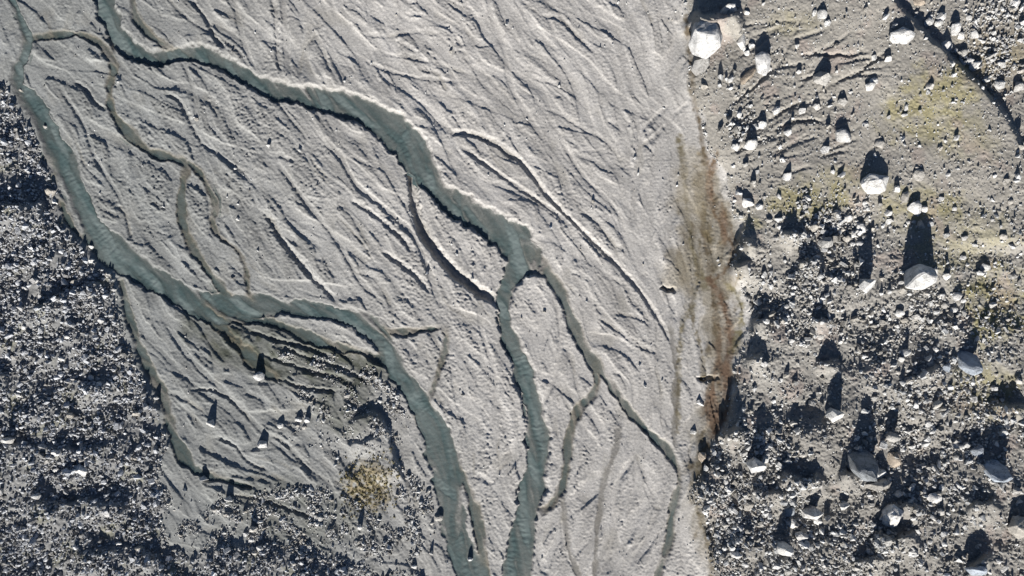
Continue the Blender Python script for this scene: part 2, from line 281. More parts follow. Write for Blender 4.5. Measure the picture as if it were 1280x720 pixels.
# creases: old threads of the braid, steep on the south-west side
CRE = np.zeros_like(U); CW = np.zeros_like(U)
def crease(L, dep, asym=1.0, tp=.3):
    f = line_field(L, 14)
    if f is None: return
    s, d, sg, w, al = f
    tot = np.hypot(*np.diff(L[:, :2], axis=0).T).sum()
    end = np.minimum(ss(0, tot * tp, al), 1 - ss(tot * (1 - tp), tot, al))
    sd = d * sg + rag[s] * np.clip(dep * 2.2, .15, .8)
    half = w / 2
    p = np.where(sd > 0, 1 - ss(half * .35, half * .35 + 2.2 + dep * 3, sd), 1 - ss(half * .3, half * (1 + 1.5 * asym) + 2.0, -sd))
    p = np.where(d > 13.9, 0, p)
    CRE[s] = np.maximum(CRE[s], dep * p * end); CW[s] = np.maximum(CW[s], p * end)
HC = [  # traced by eye: depth, width, points
 (1.1, 13, [(500, 176), (511, 205), (515, 235), (518, 262), (528, 292), (546, 318), (570, 344), (596, 364), (618, 376), (632, 390)]), (.8, 7, [(622, 372), (626, 405), (638, 440), (648, 470), (656, 505), (660, 540)]),
 (.6, 8, [(322, 255), (340, 278), (352, 302), (372, 326), (392, 350), (412, 368), (428, 386)]), (.45, 6, [(430, 246), (458, 262), (486, 284), (504, 300), (516, 320)]), (.5, 6, [(474, 312), (505, 334), (524, 350), (540, 372)]),
 (.45, 6, [(196, 112), (220, 124), (234, 146), (244, 168), (258, 184), (285, 196)]), (.5, 6, [(234, -6), (256, 22), (266, 44), (284, 64)]), (.5, 8, [(340, -10), (344, 30), (346, 60), (350, 96)]), (.35, 5, [(430, 345), (462, 345), (480, 366), (490, 392)]),
 (.4, 4, [(674, 20), (700, 25), (722, 46), (746, 68)]), (.35, 4, [(655, 96), (692, 105), (718, 120), (734, 138)]), (.35, 4, [(664, 130), (698, 142), (730, 162), (756, 176), (774, 198), (784, 222)]), (.35, 4, [(758, 150), (774, 160), (784, 170)]),
 (.4, 4, [(838, 128), (820, 144), (804, 160), (796, 172)]), (.35, 4, [(836, 150), (820, 168), (800, 184), (796, 200)]), (.42, 5, [(718, 285), (734, 300), (752, 318), (770, 330)]), (.4, 4, [(722, 262), (744, 276), (760, 296), (776, 318)]),
 (.42, 4, [(762, 344), (782, 360), (790, 376), (806, 394), (818, 414)]), (.4, 4, [(742, 394), (770, 412), (796, 432), (832, 446)]), (.35, 4, [(766, 392), (790, 396), (806, 402), (816, 412)]), (.4, 4, [(702, 430), (714, 446), (718, 462)]),
 (.4, 5, [(600, 590), (612, 606), (624, 590), (638, 572)]), (.3, 4, [(612, 490), (626, 510), (622, 540)]), (.5, 9, [(556, 166), (590, 168), (622, 182), (650, 204)]), (.42, 6, [(585, 218), (622, 232), (660, 248), (692, 268), (716, 292)]),
 (.45, 5, [(140, 255), (154, 265), (160, 285), (163, 302)]), (.35, 4, [(176, 250), (200, 258), (216, 266)]), (.35, 5, [(176, 272), (190, 286), (215, 296)]), (.4, 5, [(270, 270), (280, 300), (300, 320)]), (.3, 4, [(100, 130), (110, 160), (107, 190)]),
 (.45, 5, [(88, 100), (104, 110), (118, 128), (136, 140)]), (.35, 5, [(180, 180), (200, 184), (214, 198)]), (.3, 5, [(246, 110), (262, 130), (275, 146)]), (.4, 5, [(462, 270), (485, 272), (502, 290)]), (.35, 4, [(440, 40), (480, 46), (520, 40), (556, 46)]),
 (.3, 4, [(440, 54), (470, 66), (510, 72), (560, 84), (600, 100)]), (.3, 4, [(586, 10), (606, 24), (622, 42), (626, 80)]), (.35, 4, [(520, 86), (545, 92), (560, 118)]), (.35, 6, [(505, 196), (480, 190), (470, 192)]),
 (.4, 4, [(400, 36), (380, 60), (372, 100)]), (.3, 5, [(460, 100), (500, 130), (520, 150)]), (.45, 4, [(880, 480), (892, 474), (902, 472)]), (.35, 5, [(330, 590), (365, 606), (400, 612)]), (.5, 5, [(300, 410), (340, 424), (386, 436), (420, 452)]), (.5, 5, [(318, 440), (350, 452), (392, 466), (440, 476)]), (.46, 4, [(340, 428), (380, 446), (430, 462), (474, 488)]), (.46, 4, [(322, 452), (350, 474), (384, 486), (430, 490)]), (.46, 4, [(260, 545), (290, 556), (312, 580), (340, 590)]), (.46, 4, [(236, 486), (270, 490), (300, 512), (318, 536)]), (.46, 4, [(270, 620), (310, 622), (350, 634), (400, 650)]), (.4, 5, [(240, 592), (300, 596), (345, 604)]),
 (.45, 6, [(330, 540), (356, 556), (380, 582), (392, 600)]), (.35, 5, [(300, 488), (326, 500), (352, 520), (372, 545)]), (.35, 6, [(360, 446), (400, 452), (440, 470)]), (.4, 5, [(300, 460), (340, 474), (380, 496), (410, 505)]),
 (.35, 5, [(186, 480), (230, 500), (262, 520)]), (.3, 4, [(700, 660), (706, 690), (720, 716)]), (.3, 4, [(804, 602), (816, 632), (830, 640)]), (.35, 5, [(790, 560), (806, 595), (824, 640)])]
for dep, w, P in HC: crease(smooth_line([(x, y, w) for x, y in P], 5), dep * (.95 if dep > .7 else .7 if dep > .44 else .42), .35 if dep > .44 else 1.6, .16)
def streamline(u, v, n, wid, back=False):
    P = []; a0 = rng.normal() * .22
    for k in range(n):
        if not (-MG < u < 1280 + MG and -MG < v < 720 + MG): break
        i, j = idx(u, v); i = min(nu - 1, int(i)); j = min(nv - 1, int(j))
        a = ang[j, i] + a0 * math.cos(k * .35)
        P.append((u, v, wid * (.6 + .4 * math.sin(math.pi * k / n)))); u += 5.5 * math.cos(a); v += 5.5 * math.sin(a)
    return np.array(P)
FLO = np.zeros_like(U)
def thread(L, drop, bank):
    s, d, sg, w, al = line_field(L, 22)
    tot = np.hypot(*np.diff(L[:, :2], axis=0).T).sum()
    end = np.minimum(ss(0, tot * .2, al), 1 - ss(tot * .8, tot, al))
    o = d + rag[s] * .5 - w / 2 * (1 + .5 * fbm(al, al * 0 + len(L) * 3.1, 30, 2, 89))
    c = drop * (1 - ss(-1, 1, o / bank)) * end; c = np.where(d > 21, 0, c)
    CRE[s] = np.maximum(CRE[s], c); FLO[s] = np.maximum(FLO[s], c / drop)
for P, dr, wd in [([(566, 166), (600, 170), (630, 186), (655, 206), (690, 250), (730, 290), (780, 340), (815, 385), (845, 440), (850, 480)], .26, 6), ([(560, 172), (600, 200), (650, 235), (700, 270), (722, 300)], .22, 6), ([(606, -60), (612, 10), (630, 60), (640, 110), (670, 160), (700, 200)], .13, 8),
                  ([(352, -60), (354, 0), (357, 60), (360, 106)], .2, 9), ([(402, -40), (420, 20), (436, 56), (470, 82), (520, 96), (600, 104)], .13, 6), ([(286, -30), (298, 30), (310, 70), (328, 98)], .18, 7), ([(792, 120), (800, 180), (794, 240), (790, 300)], .13, 8), ([(692, 160), (730, 220), (770, 262), (785, 310)], .14, 6),
                  ([(210, 30), (240, 110), (252, 170), (300, 215), (350, 260)], .16, 7), ([(380, 160), (420, 190), (445, 230), (480, 260), (520, 300), (546, 370), (556, 410)], .2, 8), ([(330, 180), (380, 250), (420, 300), (450, 350), (500, 400)], .17, 7), ([(590, 300), (610, 330), (600, 400), (620, 480), (610, 560)], .14, 7),
                  ([(690, 350), (700, 420), (690, 480), (650, 560)], .13, 6), ([(800, 560), (770, 610), (766, 670), (750, 740)], .16, 8), ([(60, 90), (100, 150), (120, 200), (150, 250), (170, 310)], .18, 6), ([(190, 370), (230, 440), (290, 500), (350, 560), (420, 600)], .16, 8)]:
    thread(smooth_line([(x, y, wd) for x, y in P], 5), dr * 1.45, 1.8)
k = 0
while k < 16:
    u = rng.uniform(-100, 870); v = rng.uniform(-100, 640); i, j = idx(u, v)
    if plain[int(j), int(i)] < .5: continue
    k += 1; L = streamline(u, v, int(rng.uniform(22, 62)), rng.uniform(5, 13))
    if len(L) > 8: thread(L, rng.choice([.05, .09, .15, .22], p=[.3, .35, .25, .1]), rng.uniform(1.5, 4))
k = 0
while k < 130:
    u = rng.uniform(-MG, 925); v = rng.uniform(-MG, 720 + MG * .6)
    i, j = idx(u, v)
    if plain[int(j), int(i)] < .5: continue
    k += 1
    L = streamline(u, v, int(rng.uniform(7, 34)), rng.choice([2.0, 3, 4, 6, 9], p=[.42, .3, .16, .08, .04]))
    if len(L) > 4: crease(L, float(rng.choice([.05, .09, .14, .22], p=[.40, .34, .20, .06])), rng.uniform(.3, 2.4))
# rills running down the north-east slope towards the crest and the plain
for k in range(55):
    u = rng.uniform(905, 1060); v = rng.uniform(30, 225); n = int(rng.uniform(6, 26)); P = []
    a = math.radians(-27) + rng.normal() * .12
    for q in range(n):
        P.append((u, v, 2.5)); u += 4.5 * math.cos(a); v += 4.5 * math.sin(a); a += rng.normal() * .08
    if v > 5 and u < 1140: crease(np.array(P), float(rng.choice([.10, .18, .36], p=[.45, .4, .15])), .8)
k = 0
while k < 90:
    u = rng.uniform(835, 925); v = rng.uniform(120, 640); i, j = idx(u, v)
    if damp0[int(j), int(i)] < .3: continue
    k += 1; L = streamline(u, v, int(rng.uniform(6, 26)), rng.choice([2., 3, 5]))
    if len(L) > 4: crease(L, float(rng.choice([.07, .12, .22], p=[.45, .35, .2])), rng.uniform(.3, 1.5))
mk = lambda sd, sc, lo, hi: ss(lo, hi, fbm(U, V, sc, 3, sd))
eastw = ss(380, 720, U); WEB = np.zeros_like(U)
for T, dp, m in [(BR5, .08, .25 + .7 * mk(705, 50, -.3, .3)), (BR1, .19, .5 + .55 * mk(701, 80, -.1, .45)), (BR3, .17, .45 + .6 * mk(702, 90, -.2, .4)), (BR2, .13, .4 + .6 * mk(703, 60, -.3, .35)), (BR4, .12, .35 + .65 * mk(704, 60, -.2, .4))]:
    q = .82 * ss(.75, 1.25, T + .3 * rag / 4) + .18 * ss(.4, 3, T)
    CRE = np.maximum(CRE, plain * 1.15 * dp * m * (1 - .30 * eastw) * q) + plain * .35 * dp * m * q
    WEB = np.maximum(WEB, q * m)
    CW = np.maximum(CW, q * m * .9); FLO = np.maximum(FLO, q * m * .8)
# notches scoured into the damp strip, their north wall lit
for P, dp in [([(822, 362), (830, 359), (836, 362), (848, 363)], .7), ([(868, 472), (878, 474), (890, 472), (896, 470)], .8)]:
    crease(smooth_line([(x, y, 3) for x, y in P], 3), dp, .4)

# gravel relief
g1 = fbm(U, V, 3.2, 2, 131); g2 = fbm(U, V, 7.5, 2, 141)
rough = plain * (.15 + 1.05 * ss(.05, .4, fbm(U, V, 46, 3, 151) + .35 * blob(560, 360, 130, 200) + .3 * blob(600, 560, 80, 200) + .35 * blob(230, 200, 240, 130) - .3 * blob(740, 60, 130, 110)))
DET += rough * (.11 * g1 + .055 * g2) + plain * .05 * fbm(U, V, 2.6, 1, 135)
lmd = np.minimum(lm, 1.6 * lmw)
DET += rm * (.17 * g1 + .08 * fbm(U, V, 2.4, 1, 166) + .17 * g2 + .30 * fbm(U, V, 20, 3, 161) * (.35 + .85 * south)) * (.6 + .4 * south) + lmd * (.14 * g1 + .22 * g2 + .34 * fbm(U, V, 17, 3, 171))
silt = blob(228, 640, 34, 44, 20, 9) * lm                      # the smooth silt fan at the foot of the west moraine
DET *= 1 - .8 * np.clip(blob(226, 640, 30, 40, 20, 9), 0, 1)
DET *= 1 - .75 * FLO
DET *= 1 - .7 * np.clip(WET, 0, 1) * (CARVE > .1)
inner = 1 - np.clip(CARVE / .3, 0, 1)
Z = B + DET - np.maximum(CARVE, CRE * (1 - .6 * WET) * np.clip(plain + .9 * rm + damp, 0, 1)) - BED
WZ = B + WLs
bedtex = .05 * n2 + .03 * g2
Z += bedtex * (CARVE > .2) * .6
DEPTH = np.where(WM > 0, WZ - Z, -1)

# ------------------------------------------------------------------ surface colours (linear albedo)
def mixc(C, c, m): return C * (1 - m[..., None]) + np.array(c) * m[..., None]
C = np.zeros(U.shape + (3,)) + np.array((.362, .348, .328))
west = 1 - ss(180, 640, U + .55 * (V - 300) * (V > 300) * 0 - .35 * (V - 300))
C = mixc(C, (.212, .218, .211), np.clip(west, 0, 1) * .97)  # darker to the west: duller sediment plus view-angle light falloff painted into the colour
C = C * (1 + .20 * (WEB - .4) * plain * (1 - .45 * eastw))[..., None]
C = C * (1 + FLO * .20 * fbm(U, V, 120, 2, 182))[..., None]
C = C * (1 + .09 * fbm(U, V, 90, 3, 181) + .05 * n3 * plain + .03 * n2 * plain)[..., None]
C = mixc(C, (.255, .244, .222), rm * .9)
C = mixc(C, (.20, .20, .197), ss(.05, .95, blur(lm, 30) + .25 * fbm(U, V, 10, 2, 513)) * .9)
C = mixc(C, (.068, .074, .058), np.clip(blob(330, 436, 120, 44, 16, 31) + blob(420, 455, 90, 34, 20, 32) + .7 * blob(430, 510, 60, 40, 20, 33) + .5 * blob(370, 640, 120, 50, 12, 34), 0, 1) * plain * (.55 + .42 * ss(-.3, .3, n3 * .3 + fbm(U, V, 18, 3, 183))))     # damp sand below the confluence
nse = ss(-.25, .35, lic(norm(blur(rng.normal(size=U.shape), 6)), 20, 1.6) * 3)
C = mixc(C, (.205, .182, .138), damp * .7)
seep = np.clip(ss(.5, 1.8, BR2 + .5 * g2) * .9 + ss(.5, 1.8, BR4 + .5 * g2) * .9, 0, 1)
C = mixc(C, (.105, .082, .048), np.clip(damp * 1.7, 0, 1) * np.clip(.28 + .3 * nse + .8 * seep, 0, 1) * (.5 + .5 * ss(-.2, .2, fbm(U, V, 11, 3, 192))) * ss(-.35, .2, fbm(U * 2.2, V, 34, 3, 191)) * .85)
for P, wd, cc in [([(858, 20), (862, 70), (866, 112), (877, 168), (884, 230), (880, 282), (886, 332), (894, 384), (900, 440), (898, 500), (886, 552), (872, 600)], 4, (.095, .072, .044)), ([(850, 170), (856, 225), (860, 272), (870, 326), (884, 360)], 5, (.115, .098, .058)), ([(896, 190), (888, 230), (892, 262), (906, 290), (918, 312), (908, 336), (892, 352)], 4, (.10, .068, .04)),
                  ([(904, 256), (912, 282), (922, 306)], 3, (.10, .075, .045)), ([(888, 350), (906, 384), (914, 430), (906, 470), (910, 510), (892, 545)], 6, (.105, .066, .042)), ([(876, 300), (872, 344), (866, 392), (878, 440), (880, 476)], 3, (.12, .10, .064)), ([(868, 380), (852, 410), (848, 470), (846, 540)], 3, (.15, .13, .085)),
                  ([(880, 540), (872, 590), (868, 620), (880, 660), (890, 700), (890, 760)], 6, (.12, .10, .065)), ([(910, 355), (925, 375), (926, 410), (914, 440)], 4, (.15, .13, .07)), ([(870, 230), (878, 262), (888, 300)], 8, (.115, .092, .052))]:
    f = line_field(smooth_line([(x, y, wd) for x, y in P], 5), 24); q, d_ = f[0], f[1]
    m_ = np.zeros_like(U); m_[q] = 1 - ss(wd * .2, wd * .9 + 2, d_ + rag[q] * 1.1 + 3 * fbm(U[q], V[q], 24, 2, 193))
    C = mixc(C, cc, m_ * (.55 + .4 * ss(-.2, .2, fbm(U, V, 9, 2, 194))))
rust = np.clip(blob(905, 455, 14, 60, 2, 16) + blob(893, 505, 16, 36, 12, 17) + .8 * blob(888, 225, 8, 40, 0, 18) + .7 * blob(908, 290, 9, 40, -14, 19), 0, 1)
C = mixc(C, (.135, .088, .058), rust * (.25 + .4 * nse + .5 * seep).clip(0, 1))
tan = np.clip(blob(862, 235, 26, 60, 0, 22) + blob(846, 345, 26, 26, 0, 23), 0, 1)
C = mixc(C, (.262, .232, .178), tan * .6)
moss = np.clip(1.3 * blob(1165, 125, 70, 44, -30, 41, .6) + blob(1010, 252, 70, 26, 0, 42, .6) + blob(1245, 385, 46, 60, 0, 43, .7) + blob(1230, 490, 60, 40, 0, 44, .7) + .6 * blob(1180, 160, 90, 40, 20, 45) + .8 * blob(1150, 255, 60, 30, 0, 46, .7)
               + .6 * blob(1245, 75, 44, 20, -20, 47) + .8 * blob(938, 280, 22, 10, 0, 48) + .6 * blob(1060, 225, 60, 20, 0, 49, .6) + .5 * blob(1200, 300, 90, 60, 0, 50, .8) + .5 * blob(990, 30, 40, 20, 0, 51), 0, 1)
C = mixc(C, (.235, .212, .092), moss * rm * ss(-.8, .3, fbm(U, V, 16, 4, 201)) * .9)
C = mixc(C, (.20, .165, .105), rm * np.clip(blob(1250, 70, 60, 60, 0, 99, .6), 0, 1) * .6)
C = mixc(C, (.21, .205, .13), lm * ss(.12, .4, fbm(U, V, 34, 3, 211)) * .45)
C = mixc(C, (.285, .258, .212), rm * (1 - ss(220, 400, V)) * .28)
C = mixc(C, (.20, .19, .172), rm * ss(380, 560, V) * .6)
pk = rm * ss(.15, .4, fbm(U, V, 44, 3, 221)); C = mixc(C, (.275, .225, .20), pk * .5)
kn = np.clip(blob(458, 608, 36, 36, 0, 61), 0, 1)
C = mixc(C, (.21, .165, .085), kn * ss(-.35, .1, fbm(U, V, 8, 3, 231)) * .8)
C = C * (1 - .36 * np.clip(WET, 0, 1) * (CARVE > .05))[..., None]
C = mixc(C, (.135, .118, .085), np.clip(BRN, 0, 1) * np.clip(CARVE / .25, 0, 1) * (.28 + .36 * ss(-.3, .3, fbm(U, V, 26, 3, 242))))
C = mixc(C, (.20, .185, .15), np.clip(CW - .6, 0, .4) / .4 * plain * ss(.0, .3, fbm(U, V, 60, 2, 241)) * .35)
C = np.clip(C, .02, .8)

# ------------------------------------------------------------------ plan -> world
def world(u, v, base): f = S * (D - base) / D; return (u - CU) * f, -(v - CV) * f
def make_mesh(name, verts, quads, smooth=True):
    me = bpy.data.meshes.new(name); n = len(verts); q = len(quads); k = quads.shape[1]
    me.vertices.add(n); me.vertices.foreach_set('co', np.asarray(verts, np.float32).ravel())
    me.loops.add(q * k); me.loops.foreach_set('vertex_index', np.asarray(quads, np.int32).ravel())
    me.polygons.add(q); me.polygons.foreach_set('loop_start', np.arange(0, q * k, k, dtype=np.int32))
    me.polygons.foreach_set('use_smooth', np.full(q, smooth)); me.update(calc_edges=True)
    return me
def link(name, me, mat, **props):
    o = bpy.data.objects.new(name, me); COL.objects.link(o)
    if mat and not me.materials: me.materials.append(mat)
    for k, v in props.items(): o[k] = v
    return o

# ------------------------------------------------------------------ materials
def mat(name):
    m = bpy.data.materials.new(name); m.use_nodes = True; nt = m.node_tree
    return m, nt, nt.nodes['Principled BSDF'], nt.nodes['Material Output']
def N(nt, t, **kw):
    n = nt.nodes.new(t)
    for k, v in kw.items():
        if k in n.inputs: n.inputs[k].default_value = v
        else: setattr(n, k, v)
    return n
def ground_material():
    m, nt, p, out = mat('sediment'); L = nt.links.new
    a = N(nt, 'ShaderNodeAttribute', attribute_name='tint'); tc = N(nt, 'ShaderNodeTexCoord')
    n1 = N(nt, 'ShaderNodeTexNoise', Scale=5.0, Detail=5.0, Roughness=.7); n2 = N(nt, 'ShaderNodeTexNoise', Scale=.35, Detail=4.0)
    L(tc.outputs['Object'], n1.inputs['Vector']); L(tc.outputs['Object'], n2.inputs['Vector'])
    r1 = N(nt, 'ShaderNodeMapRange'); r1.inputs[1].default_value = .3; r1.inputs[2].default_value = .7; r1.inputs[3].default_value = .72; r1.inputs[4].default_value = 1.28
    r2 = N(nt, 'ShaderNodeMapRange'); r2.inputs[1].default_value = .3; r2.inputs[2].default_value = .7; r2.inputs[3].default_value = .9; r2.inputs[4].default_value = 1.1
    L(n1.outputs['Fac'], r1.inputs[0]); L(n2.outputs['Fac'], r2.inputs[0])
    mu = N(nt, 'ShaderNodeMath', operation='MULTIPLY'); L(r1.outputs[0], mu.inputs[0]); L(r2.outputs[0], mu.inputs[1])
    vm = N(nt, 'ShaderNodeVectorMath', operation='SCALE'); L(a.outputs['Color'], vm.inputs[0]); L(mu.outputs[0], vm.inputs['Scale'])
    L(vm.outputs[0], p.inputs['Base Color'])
    w = N(nt, 'ShaderNodeAttribute', attribute_name='wet'); r3 = N(nt, 'ShaderNodeMapRange'); r3.inputs[3].default_value = .95; r3.inputs[4].default_value = .55
    L(w.outputs['Fac'], r3.inputs[0]); L(r3.outputs[0], p.inputs['Roughness']); p.inputs['Specular IOR Level'].default_value = .25
    b = N(nt, 'ShaderNodeBump', Strength=.35, Distance=.06); n3 = N(nt, 'ShaderNodeTexNoise', Scale=7.0, Detail=3.0)
    L(tc.outputs['Object'], n3.inputs['Vector']); L(n3.outputs['Fac'], b.inputs['Height']); L(b.outputs[0], p.inputs['Normal'])
    return m
def rock_material(name, base, var, objrand):
    m, nt, p, out = mat(name); L = nt.links.new
    tc = N(nt, 'ShaderNodeTexCoord'); g = N(nt, 'ShaderNodeNewGeometry'); oi = N(nt, 'ShaderNodeObjectInfo')
    n1 = N(nt, 'ShaderNodeTexNoise', Scale=1.1, Detail=6.0, Roughness=.65); n2 = N(nt, 'ShaderNodeTexNoise', Scale=9.0, Detail=4.0, Roughness=.7)
    L(g.outputs['Position'], n1.inputs['Vector']); L(g.outputs['Position'], n2.inputs['Vector'])
    rnd = oi.outputs['Random'] if objrand else g.outputs['Random Per Island']
    cr = N(nt, 'ShaderNodeValToRGB'); e = cr.color_ramp.elements
    e[0].position = 0; e[0].color = (*[c * (1 - var) for c in base], 1); e[1].position = 1; e[1].color = (*[min(.8, c * (1 + var * .6)) for c in base], 1)
    x = e.new(.2); x.color = (base[0] * .72, base[1] * .68, base[2] * .62, 1); x = e.new(.45); x.color = (base[0] * .95, base[1] * .96, base[2] * .98, 1); x = e.new(.8); x.color = (*base, 1)
    L(rnd, cr.inputs[0])
    r1 = N(nt, 'ShaderNodeMapRange'); r1.inputs[1].default_value = .3; r1.inputs[2].default_value = .7; r1.inputs[3].default_value = .62; r1.inputs[4].default_value = 1.18
    r2 = N(nt, 'ShaderNodeMapRange'); r2.inputs[1].default_value = .3; r2.inputs[2].default_value = .7; r2.inputs[3].default_value = .86; r2.inputs[4].default_value = 1.12
    L(n1.outputs['Fac'], r1.inputs[0]); L(n2.outputs['Fac'], r2.inputs[0])
    mu = N(nt, 'ShaderNodeMath', operation='MULTIPLY'); L(r1.outputs[0], mu.inputs[0]); L(r2.outputs[0], mu.inputs[1])
    vm = N(nt, 'ShaderNodeVectorMath', operation='SCALE'); L(cr.outputs['Color'], vm.inputs[0]); L(mu.outputs[0], vm.inputs['Scale']); L(vm.outputs[0], p.inputs['Base Color'])
    vo = N(nt, 'ShaderNodeTexVoronoi', Scale=.8); vo.feature = 'DISTANCE_TO_EDGE'; nd = N(nt, 'ShaderNodeTexNoise', Scale=1.6, Detail=3.0); L(g.outputs['Position'], nd.inputs['Vector'])
    wp = N(nt, 'ShaderNodeVectorMath', operation='MULTIPLY_ADD'); L(nd.outputs['Color'], wp.inputs[0]); wp.inputs[1].default_value = (1.6, 1.6, 1.6); L(g.outputs['Position'], wp.inputs[2]); L(wp.outputs[0], vo.inputs['Vector'])
    rc = N(nt, 'ShaderNodeMapRange'); rc.inputs[1].default_value = 0; rc.inputs[2].default_value = .05; rc.inputs[3].default_value = .5; rc.inputs[4].default_value = 1; L(vo.outputs['Distance'], rc.inputs[0])
    m2 = N(nt, 'ShaderNodeMath', operation='MULTIPLY'); L(mu.outputs[0], m2.inputs[0]); L(rc.outputs[0], m2.inputs[1]); L(m2.outputs[0], vm.inputs['Scale'])
    p.inputs['Roughness'].default_value = .9; p.inputs['Specular IOR Level'].default_value = .2
    b = N(nt, 'ShaderNodeBump', Strength=.9, Distance=.2); L(n2.outputs['Fac'], b.inputs['Height']); L(b.outputs[0], p.inputs['Normal'])
    return m
def water_material():
    m, nt, p, out = mat('silty_water'); L = nt.links.new
    a = N(nt, 'ShaderNodeAttribute', attribute_name='depth'); g = N(nt, 'ShaderNodeNewGeometry')
    ml = N(nt, 'ShaderNodeMath', operation='MULTIPLY'); ml.inputs[1].default_value = -6.4; L(a.outputs['Fac'], ml.inputs[0])
    ex = N(nt, 'ShaderNodeMath', operation='EXPONENT'); L(ml.outputs[0], ex.inputs[0])
    sb = N(nt, 'ShaderNodeMath', operation='SUBTRACT'); sb.inputs[0].default_value = 1.0; L(ex.outputs[0], sb.inputs[1])
    n1 = N(nt, 'ShaderNodeTexNoise', Scale=.5, Detail=5.0); L(g.outputs['Position'], n1.inputs['Vector'])
    cr = N(nt, 'ShaderNodeValToRGB'); cr.color_ramp.elements[0].position = .3; cr.color_ramp.elements[1].position = .7
    cr.color_ramp.elements[0].color = (.078, .114, .114, 1); cr.color_ramp.elements[1].color = (.155, .188, .182, 1)
    st = N(nt, 'ShaderNodeAttribute', attribute_name='streak'); ad = N(nt, 'ShaderNodeMath', operation='ADD'); L(n1.outputs['Fac'], ad.inputs[0]); L(st.outputs['Fac'], ad.inputs[1])
    L(ad.outputs[0], cr.inputs[0]); L(cr.outputs[0], p.inputs['Base Color'])
    p.inputs['Roughness'].default_value = .12; p.inputs['IOR'].default_value = 1.33
    n2 = N(nt, 'ShaderNodeTexNoise', Scale=3.2, Detail=3.0); L(g.outputs['Position'], n2.inputs['Vector'])
    b = N(nt, 'ShaderNodeBump', Strength=.5, Distance=.06); L(n2.outputs['Fac'], b.inputs['Height']); L(b.outputs[0], p.inputs['Normal'])
    t = N(nt, 'ShaderNodeBsdfTransparent'); t.inputs[0].default_value = (.93, .95, .94, 1)
    mx = N(nt, 'ShaderNodeMixShader'); L(sb.outputs[0], mx.inputs[0]); L(t.outputs[0], mx.inputs[1]); L(p.outputs[0], mx.inputs[2]); L(mx.outputs[0], out.inputs[0])
    return m
M_GROUND = ground_material(); M_WATER = water_material()
M_ROCK = rock_material('pale_granite', (.64, .63, .605), .34, True)
M_GREY = rock_material('grey_granite', (.38, .42, .47), .2, True)
M_TAN = rock_material('tan_granite', (.46, .39, .31), .15, True)
M_RUBW = rock_material('dark_rubble_stone', (.53, .54, .555), .66, False)
M_RUB = rock_material('rubble_stone', (.60, .595, .575), .6, False)

# ------------------------------------------------------------------ ground sheet reaching far beyond the picture
def stretch(a, far=26000.):
    out = [a[0]]; st = ST * 3
    while out[-1] > a[0] - far: out.append(out[-1] - st); st *= 1.28
    lo = out[:0:-1]; out = [a[-1]]; st = ST * 3
    while out[-1] < a[-1] + far: out.append(out[-1] + st); st *= 1.28
    return np.concatenate([lo, a, out[1:]]), len(lo)
ue, pu = stretch(us); ve, pv = stretch(vs)
UE, VE = np.meshgrid(ue, ve)
ci = np.clip(np.arange(len(ue)) - pu, 0, nu - 1); cj = np.clip(np.arange(len(ve)) - pv, 0, nv - 1)
pick = lambda A: A[cj][:, ci]
outd = np.maximum(np.maximum(us[0] - UE, UE - us[-1]), np.maximum(vs[0] - VE, VE - vs[-1])).clip(0)
fade = np.exp(-outd / 60.)
BE = pick(B); ZE = BE + (pick(Z) - BE) * fade + (1 - fade) * (.6 * fbm(UE, VE, 140, 3, 300))
X, Y = world(UE, VE, BE)
h, w = UE.shape
I = np.arange(h * w).reshape(h, w)
quads = np.stack([I[:-1, :-1], I[1:, :-1], I[1:, 1:], I[:-1, 1:]], -1).reshape(-1, 4)
me = make_mesh('ground', np.stack([X, Y, ZE], -1).reshape(-1, 3), quads)
def attr(me, name, typ, data, key):
    a = me.attributes.new(name, typ, 'POINT'); a.data.foreach_set(key, np.asarray(data, np.float32).ravel())
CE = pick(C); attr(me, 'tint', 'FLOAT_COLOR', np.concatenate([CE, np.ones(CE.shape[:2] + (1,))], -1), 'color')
attr(me, 'wet', 'FLOAT', pick(np.clip(np.maximum(WET, .5 * damp), 0, 1)) * fade, 'value')
link('ground', me, M_GROUND, kind='structure')

# river water: a rippled sheet inside the carved channels
keep = (WM > 0); fm = keep[:-1, :-1] & keep[1:, :-1] & keep[1:, 1:] & keep[:-1, 1:]
I = np.arange(nv * nu).reshape(nv, nu)
q = np.stack([I[:-1, :-1], I[1:, :-1], I[1:, 1:], I[:-1, 1:]], -1)[fm]
used, inv = np.unique(q, return_inverse=True)
rip = np.sin(AL * (2 * math.pi / 6.5) + 4 * fbm(U, V, 9, 2, 401)) * ss(-.2, .3, fbm(U, V, 40, 2, 411)) * .5 + 1.0 * fbm(U, V, 5, 2, 421)
WZr = WZ + .042 * rip * np.clip(DEPTH / .25, 0, 1)
X, Y = world(U, V, B)
me = make_mesh('river', np.stack([X, Y, WZr], -1).reshape(-1, 3)[used], inv.reshape(-1, 4))
attr(me, 'depth', 'FLOAT', np.clip(DEPTH, 0, 2).ravel()[used], 'value')
attr(me, 'streak', 'FLOAT', (.13 * n3 + .10 * n2).ravel()[used], 'value')
link('river', me, M_WATER, kind='structure')

